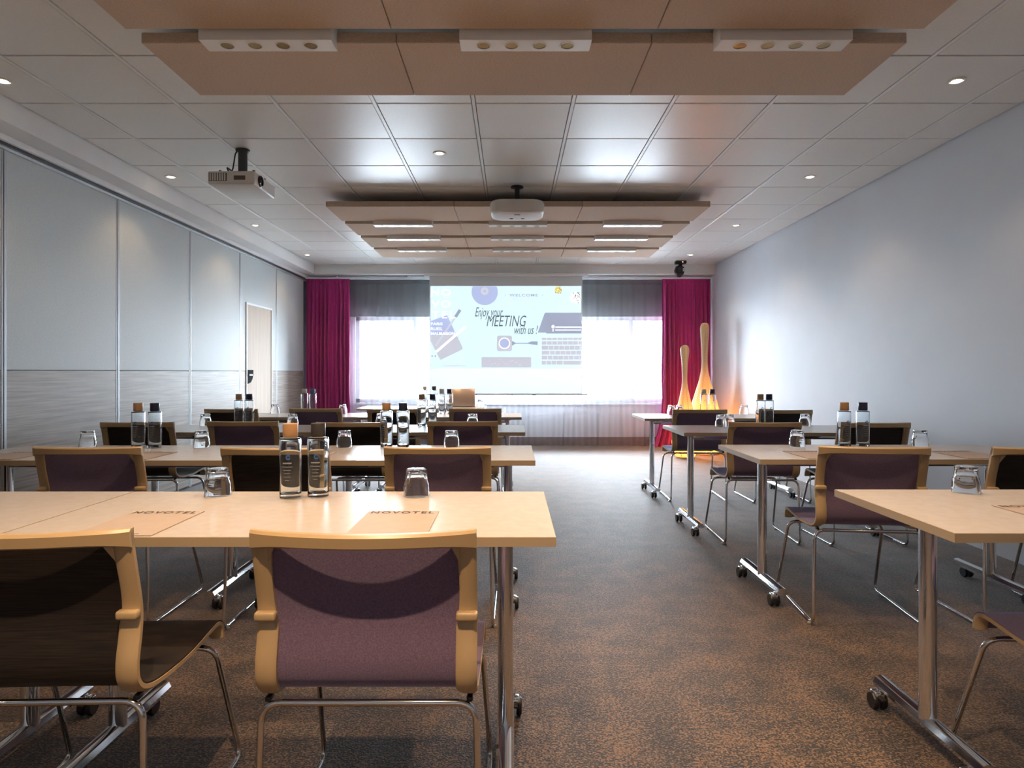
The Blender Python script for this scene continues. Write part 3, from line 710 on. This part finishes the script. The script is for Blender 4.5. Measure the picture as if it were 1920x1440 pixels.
# ------------------------------------------------------------------ acoustic panels and spotlight bars
HZ = CAM_Z+1.50; PW = 3.50/3; PX = [-1.695+PW*(k+0.5) for k in range(3)]
pan_me = MB().box((0, 0, 0.025), (PW-0.004, 0.567, 0.05), bev=0.003, seg=1).mesh('acoustic_panel', felt)
susp_me = MB().lathe([(0.006, 0.05), (0.006, 0.0735)], 8).mesh('hanger', alu)
PN = ['left', 'middle', 'right']
def panel_row(y, desc):
    for k in range(3):
        t = thing('acoustic_panel', f'{PN[k]} beige felt ceiling panel, {desc}', 'acoustic panel', (PX[k], y+0.2835, HZ), 0, 'felt acoustic panels under the ceiling')
        link('felt_board', pan_me, t)
        for sx_ in (-0.45, 0.45):
            for sy_ in (-0.2, 0.2): link('hanger', susp_me, t, (sx_, sy_, 0))
for i, d in enumerate(('front-most row overhead', 'second row overhead', 'row at the top edge of the picture', 'row with the gold spotlights in the near group')): panel_row(0.925+0.69*i, d)
for i, d in enumerate(('nearest row of the far group', 'second row of the far group', 'third row of the far group', 'row closest to the window')): panel_row(5.96+0.6925*i, d)
bar_src = None
def spot_bar(x, y, label, power):
    global bar_src
    z = CAM_Z+1.463
    if bar_src is None:
        t = thing('spotlight_bar', label, 'spotlight', (x, y, z), 0, 'spotlight bars between the felt panels')
        hb = MB()
        # housing with four round openings: outer shell plus bottom plate with holes
        L, Dp, H = 0.585, 0.105, 0.072
        bm = bmesh.new()
        for s_ in ((-L/2, -Dp/2), (L/2, -Dp/2), (L/2, Dp/2), (-L/2, Dp/2)): bm.verts.new((s_[0], s_[1], 0))
        bm.free()
        hx = [-0.1875, -0.0625, 0.0625, 0.1875]; R = 0.031; SEG = 20
        hb.ext(-L/2, L/2, -Dp/2, -Dp/2+0.004, 0, H); hb.ext(-L/2, L/2, Dp/2-0.004, Dp/2, 0, H); hb.ext(-L/2, -L/2+0.004, -Dp/2+0.004, Dp/2-0.004, 0, H); hb.ext(L/2-0.004, L/2, -Dp/2+0.004, Dp/2-0.004, 0, H)
        hb.ext(-L/2, L/2, -Dp/2, Dp/2, H, H+0.085)
        # bottom plate: cells around each hole
        cells = [-L/2]+[(hx[i]+hx[i+1])/2 for i in range(3)]+[L/2]
        for c, h in enumerate(hx):
            x0, x1 = cells[c], cells[c+1]; vs = []; fs = []
            for k in range(SEG):
                a = 2*PI*k/SEG; ca, sa = math.cos(a), math.sin(a)
                tx = ((x1-h) if ca > 0 else (x0-h))/ca if abs(ca) > 1e-6 else 1e9
                ty = ((Dp/2) if sa > 0 else (-Dp/2))/sa if abs(sa) > 1e-6 else 1e9
                tt = min(tx, ty); vs += [(h+R*ca, R*sa, 0), (h+tt*ca, tt*sa, 0)]
            for k in range(SEG):
                k2 = (k+1) % SEG; fs.append((2*k, 2*k+1, 2*k2+1, 2*k2))
            # corners
            b0 = len(vs); vs += [(x0, -Dp/2, 0), (x1, -Dp/2, 0), (x1, Dp/2, 0), (x0, Dp/2, 0)]
            for cidx, (cx_, cy_) in enumerate(((x0-h, -Dp/2), (x1-h, -Dp/2), (x1-h, Dp/2), (x0-h, Dp/2))):
                ang = math.atan2(cy_, cx_) % (2*PI); k = int(ang/(2*PI)*SEG); fs.append((2*k+1, b0+cidx, 2*((k+1) % SEG)+1))
            hb.add(vs, fs)
        hs = hb.build('housing', barm, t)
        ring_me = MB().lathe([(R-0.002, 0.002), (R-0.002, -0.002), (R+0.003, -0.002), (R+0.003, 0.0005)], 24, close=True).mesh('trim_ring', barm, 40)
        ref_me = MB().lathe([(R-0.001, 0.0), (R-0.003, 0.014), (R-0.006, 0.018), (R-0.008, 0.030), (R-0.013, 0.036), (R-0.016, 0.050)], 24).mesh('reflector', gold, 40)
        lens_me = MB().lathe([(0.014, 0.046), (0.0145, 0.049), (0.010, 0.050)], 16).mesh('lens', emis('warm_led', (1.0, 0.75, 0.45), 0.4, (0.3, 0.25, 0.2)))
        for h in hx:
            r_ = link('reflector', ref_me, t, (h, 0, 0)); link('trim_ring', ring_me, r_); link('lens', lens_me, r_)
        bar_src = t
    else: t = dup(bar_src, (x, y, z), 0, label)
    if power:
        lp = lamp('SPOT', 'bar_lamp', (x, y, z-0.012), power, parent=None, spot_size=math.radians(95), spot_blend=0.6, shadow_soft_size=0.03)
        lp.parent = t; lp.location = (0, 0, -0.012)
BX = [-1.09, 0.06, 1.21]
gapsn = [(1.5545, 'overhead behind the top edge'), (2.2445, 'at the very top of the near felt group'), (2.9435, 'with gold reflectors in the near felt group')]
for y_, d in gapsn:
    for k in range(3): spot_bar(BX[k], y_, f'{PN[k]} white spotlight bar {d}', P_BAR*2.4)
for i in range(3):
    y_ = 5.96+0.6925*(i+1)-0.0625
    for k in range(3): spot_bar(BX[k], y_, f'{PN[k]} spotlight bar in the {["first", "second", "third"][i]} gap of the far felt group', P_BAR)

# recessed downlights
glow = emis('downlight_glow', (1.0, 0.80, 0.55), 9)
dl_src = None
def downlight(x, y, label, power=P_SPOT):
    global dl_src
    if dl_src is None:
        t = thing('downlight', label, 'downlight', (x, y, CEIL), 0, 'recessed downlights')
        MB().lathe([(0.048, 0.0), (0.050, -0.003), (0.047, -0.005), (0.036, -0.004), (0.034, 0.0)], 28).build('trim_ring', barm, t, 40)
        MB().lathe([(0.028, -0.0035), (0.024, -0.006), (0.010, -0.0065)], 24).build('lens', glow, t, 40)
        dl_src = t
    else: t = dup(dl_src, (x, y, CEIL), 0, label)
    lp = lamp('SPOT', 'downlight_lamp', (0, 0, -0.012), power, parent=t, spot_size=math.radians(110), spot_blend=0.5, shadow_soft_size=0.025)
DR = [(0.06, 'behind the picture'), (1.86, 'overhead before the first visible one'), (3.66, 'nearest in its row'), (5.46, 'second in its row'), (7.26, 'third in its row'), (9.10, 'by the window')]
for y_, d in DR:
    downlight(-2.84, y_, f'round recessed downlight over the partition side, {d}')
    downlight(2.48, y_, f'round recessed downlight over the right side, {d}')
downlight(-0.538, 4.87, 'round recessed downlight in the ceiling middle between the felt groups')
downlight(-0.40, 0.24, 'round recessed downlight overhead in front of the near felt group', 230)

# ------------------------------------------------------------------ projectors
p1 = thing('projector', 'boxy white ceiling projector with its lens turned to the right wall', 'projector', (-1.97, 4.80, CAM_Z+1.316))
MB().box((0, 0, 0.047), (0.33, 0.40, 0.094), bev=0.012, seg=3).build('body', projw, p1, 40)
MB().ext(-0.155, -0.03, -0.203, -0.1985, 0.022, 0.078).build('vent_grille', ventm, p1)
for k in range(7): MB().ext(-0.150+0.017*k, -0.140+0.017*k, -0.2045, -0.2025, 0.024, 0.076).build('vent_slat', projw, p1)
MB().ext(0.02, 0.10, -0.203, -0.1995, 0.03, 0.06).build('port_panel', ventm, p1)
lz = MB().lathe([(0.022, 0.0), (0.040, 0.0), (0.040, 0.016), (0.034, 0.018), (0.030, 0.006), (0.022, 0.004)], 28, close=True); lz.v = [(z_, x_, y_) for x_, y_, z_ in lz.v]
lz = lz.build('lens_ring', black, p1, 40, loc=(0.160, -0.10, 0.047))
le = MB().lathe([(0.031, 0.0), (0.025, 0.006), (0.010, 0.011), (0.001, 0.012)], 24); le.v = [(z_, x_, y_) for x_, y_, z_ in le.v]
le.build('lens', pmat('lens_glass', (0.02, 0.03, 0.05), 0.05), p1, 50, loc=(0.163, -0.10, 0.047))
st_len = CEIL-(CAM_Z+1.316)
MB().lathe([(0.032, 0.10), (0.032, st_len-0.02), (0.05, st_len-0.012), (0.05, st_len)], 20).build('mount_stem', dark, p1, 40)
MB().box((0, 0, 0.101), (0.26, 0.20, 0.012), bev=0.003).build('mount_plate', black, p1)
MB().tube([(-0.02, -0.19, 0.085), (-0.04, -0.18, 0.125), (-0.05, -0.06, 0.13), (-0.045, -0.02, st_len-0.03), (-0.03, 0, st_len)], 0.005, 8, 0.03).build('cable', black, p1, 60)
for a in ((-0.12, -0.1), (0.12, -0.1), (0.12, 0.1)): MB().lathe([(0.010, 0.10), (0.010, 0.125)], 10, (a[0], a[1], 0)).build('bolt', black, p1, 40)

p2 = thing('projector', 'rounded white ceiling projector hanging on the centre line facing the screen', 'projector', (0.045, 5.755, CAM_Z+1.362))
def rr_poly(w, d, r, n_=6, taper=0):
    out = []
    for (cx, cy, a0) in ((w/2-r, d/2-r, 0), (-w/2+r, d/2-r, PI/2), (-w/2+r, -d/2+r, PI), (w/2-r, -d/2+r, 1.5*PI)):
        for k in range(n_+1): a = a0+PI/2*k/n_; out.append((cx+r*math.cos(a), cy+r*math.sin(a)))
    return out
def loft(levels):
    m = MB(); vs = []; fs = []; n_ = len(levels[0][0])
    for poly, z in levels: vs += [(a, b_, z) for a, b_ in poly]
    for i in range(len(levels)-1):
        for k in range(n_): k2 = (k+1) % n_; fs.append((i*n_+k, i*n_+k2, (i+1)*n_+k2, (i+1)*n_+k))
    fs.append(tuple(reversed(range(n_)))); fs.append(tuple(range((len(levels)-1)*n_, len(levels)*n_)))
    return m.add(vs, fs)
loft([(rr_poly(0.43, 0.33, 0.10), 0.0), (rr_poly(0.455, 0.36, 0.10), 0.012), (rr_poly(0.468, 0.37, 0.10), 0.03), (rr_poly(0.468, 0.37, 0.10), 0.085), (rr_poly(0.44, 0.345, 0.10), 0.108)]).build('body', projw, p2, 35)
loft([(rr_poly(0.36, 0.27, 0.08), -0.004), (rr_poly(0.40, 0.30, 0.09), 0.0005)]).build('base_plate', white, p2, 35)
for a in ((-0.05, 0.06), (0.05, 0.06)): MB().box((a[0], a[1], -0.005), (0.03, 0.016, 0.006), bev=0.002).build('foot_screw', ventm, p2)
MB().box((0, -0.08, -0.0045), (0.05, 0.014, 0.004)).build('sensor_window', black, p2)
s2 = CEIL-(CAM_Z+1.362)
MB().lathe([(0.022, 0.11), (0.022, s2-0.02), (0.055, s2-0.012), (0.055, s2)], 18).build('mount_stem', black, p2, 40)
mp_ = MB().box((0, 0, 0.116), (0.10, 0.10, 0.014), bev=0.003)
for a in (-1, 1):
    mp_.tube([(0, 0, 0.118), (a*0.12, -0.06, 0.122), (a*0.20, -0.12, 0.106)], 0.007, 8); mp_.tube([(0, 0, 0.118), (a*0.12, 0.06, 0.122), (a*0.20, 0.12, 0.106)], 0.007, 8)
mp_.build('mount_arms', black, p2, 50)

# moving camera / spot head on the ceiling near the window
ph_ = thing('ceiling_camera', 'small black swivelling camera head on the ceiling by the right wall', 'camera', (2.47, 9.62, CEIL))
MB().box((0, 0, -0.022), (0.155, 0.11, 0.044), bev=0.008).build('base', black, ph_, 40)
MB().lathe([(0.008, 0), (0.006, 0.004)], 10).build('indicator', emis('orange_led', (1, 0.4, 0.15), 2.0), ph_, loc=(0.02, -0.056, -0.022)).rotation_euler[0] = PI/2
MB().box((0, 0, -0.060), (0.045, 0.05, 0.04), bev=0.006).build('neck', black, ph_, 40)
hd_ = loft([(rr_poly(0.05, 0.05, 0.015, 2), -0.235), (rr_poly(0.115, 0.10, 0.02, 2), -0.195), (rr_poly(0.145, 0.11, 0.03, 2), -0.145), (rr_poly(0.12, 0.10, 0.03, 2), -0.09), (rr_poly(0.06, 0.06, 0.02, 2), -0.07)]).build('head', black, ph_, 25)
hd_.rotation_euler[1] = math.radians(6)
MB().box((0.035, -0.055, -0.135), (0.03, 0.006, 0.05), bev=0.002).build('lens_window', alu, ph_)

# ------------------------------------------------------------------ wicker floor lamps
def wicker(loc, prof, label, power):
    t = thing('wicker_lamp', label, 'floor lamp', loc, 0, 'wicker floor lamps')
    P = smooth_prof(prof, 6); seg = 40
    vs = []; fs = []; uv = []
    for (r, z) in P:
        for k in range(seg): a = 2*PI*k/seg; vs.append((r*math.cos(a), r*math.sin(a), z))
    for i in range(len(P)-1):
        for k in range(seg): k2 = (k+1) % seg; fs.append((i*seg+k, i*seg+k2, (i+1)*seg+k2, (i+1)*seg+k))
    fs.append(tuple(range((len(P)-1)*seg, len(P)*seg)))
    me = bpy.data.meshes.new('woven_body'); me.from_pydata(vs, [], fs); me.materials.append(wick)
    ul = me.uv_layers.new(name='UVMap')
    for p in me.polygons:
        ks = [vs[me.loops[li].vertex_index] for li in p.loop_indices]
        angs = [math.atan2(q[1], q[0]) for q in ks]
        if max(angs)-min(angs) > PI: angs = [a+2*PI if a < 0 else a for a in angs]
        for li, q, a in zip(p.loop_indices, ks, angs): ul.data[li].uv = (a*0.09, q[2])
        p.use_smooth = True
    link('woven_body', me, t)
    for k in range(8):
        a = 2*PI*k/8+0.2
        MB().tube([(r*1.005*math.cos(a), r*1.005*math.sin(a), z) for r, z in P], 0.0035, 6).build('rib', rimm, t, 60)
    MB().lathe([(prof[0][0]*0.98, 0.0), (prof[0][0]*1.04, 0.004), (prof[0][0]*1.04, 0.02), (prof[0][0]*0.98, 0.024)], 32, close=True).build('foot_ring', rimm, t, 40)
    MB().lathe([(0.04, 0.002), (0.04, 0.03), (0.02, 0.05), (0.02, 0.16)], 16).build('lamp_holder', dark, t, 40)
    bb = MB().lathe([(0.012, 0.16), (0.03, 0.20), (0.034, 0.225), (0.024, 0.252), (0.004, 0.262)], 16).build('bulb', emis('warm_bulb', (1.0, 0.55, 0.2), 25), t, 60)
    lamp('POINT', 'wicker_lamp_light', (0, 0, 0.30), power, (1.0, 0.55, 0.22), parent=t, shadow_soft_size=0.04)
    return t
wicker((2.74, 9.33, 0), [(0.17, 0.012), (0.235, 0.08), (0.265, 0.22), (0.25, 0.40), (0.205, 0.62), (0.14, 0.85), (0.075, 1.06), (0.042, 1.25), (0.044, 1.48), (0.058, 1.70), (0.060, 1.79), (0.045, 1.845), (0.012, 1.862)], 'taller wicker floor lamp in the corner by the magenta drape', 40)
wicker((2.35, 8.92, 0), [(0.12, 0.012), (0.155, 0.06), (0.172, 0.18), (0.165, 0.36), (0.125, 0.60), (0.075, 0.80), (0.038, 0.98), (0.030, 1.10), (0.040, 1.28), (0.056, 1.42), (0.056, 1.48), (0.040, 1.515), (0.010, 1.53)], 'shorter wicker floor lamp nearer the screen', 26)
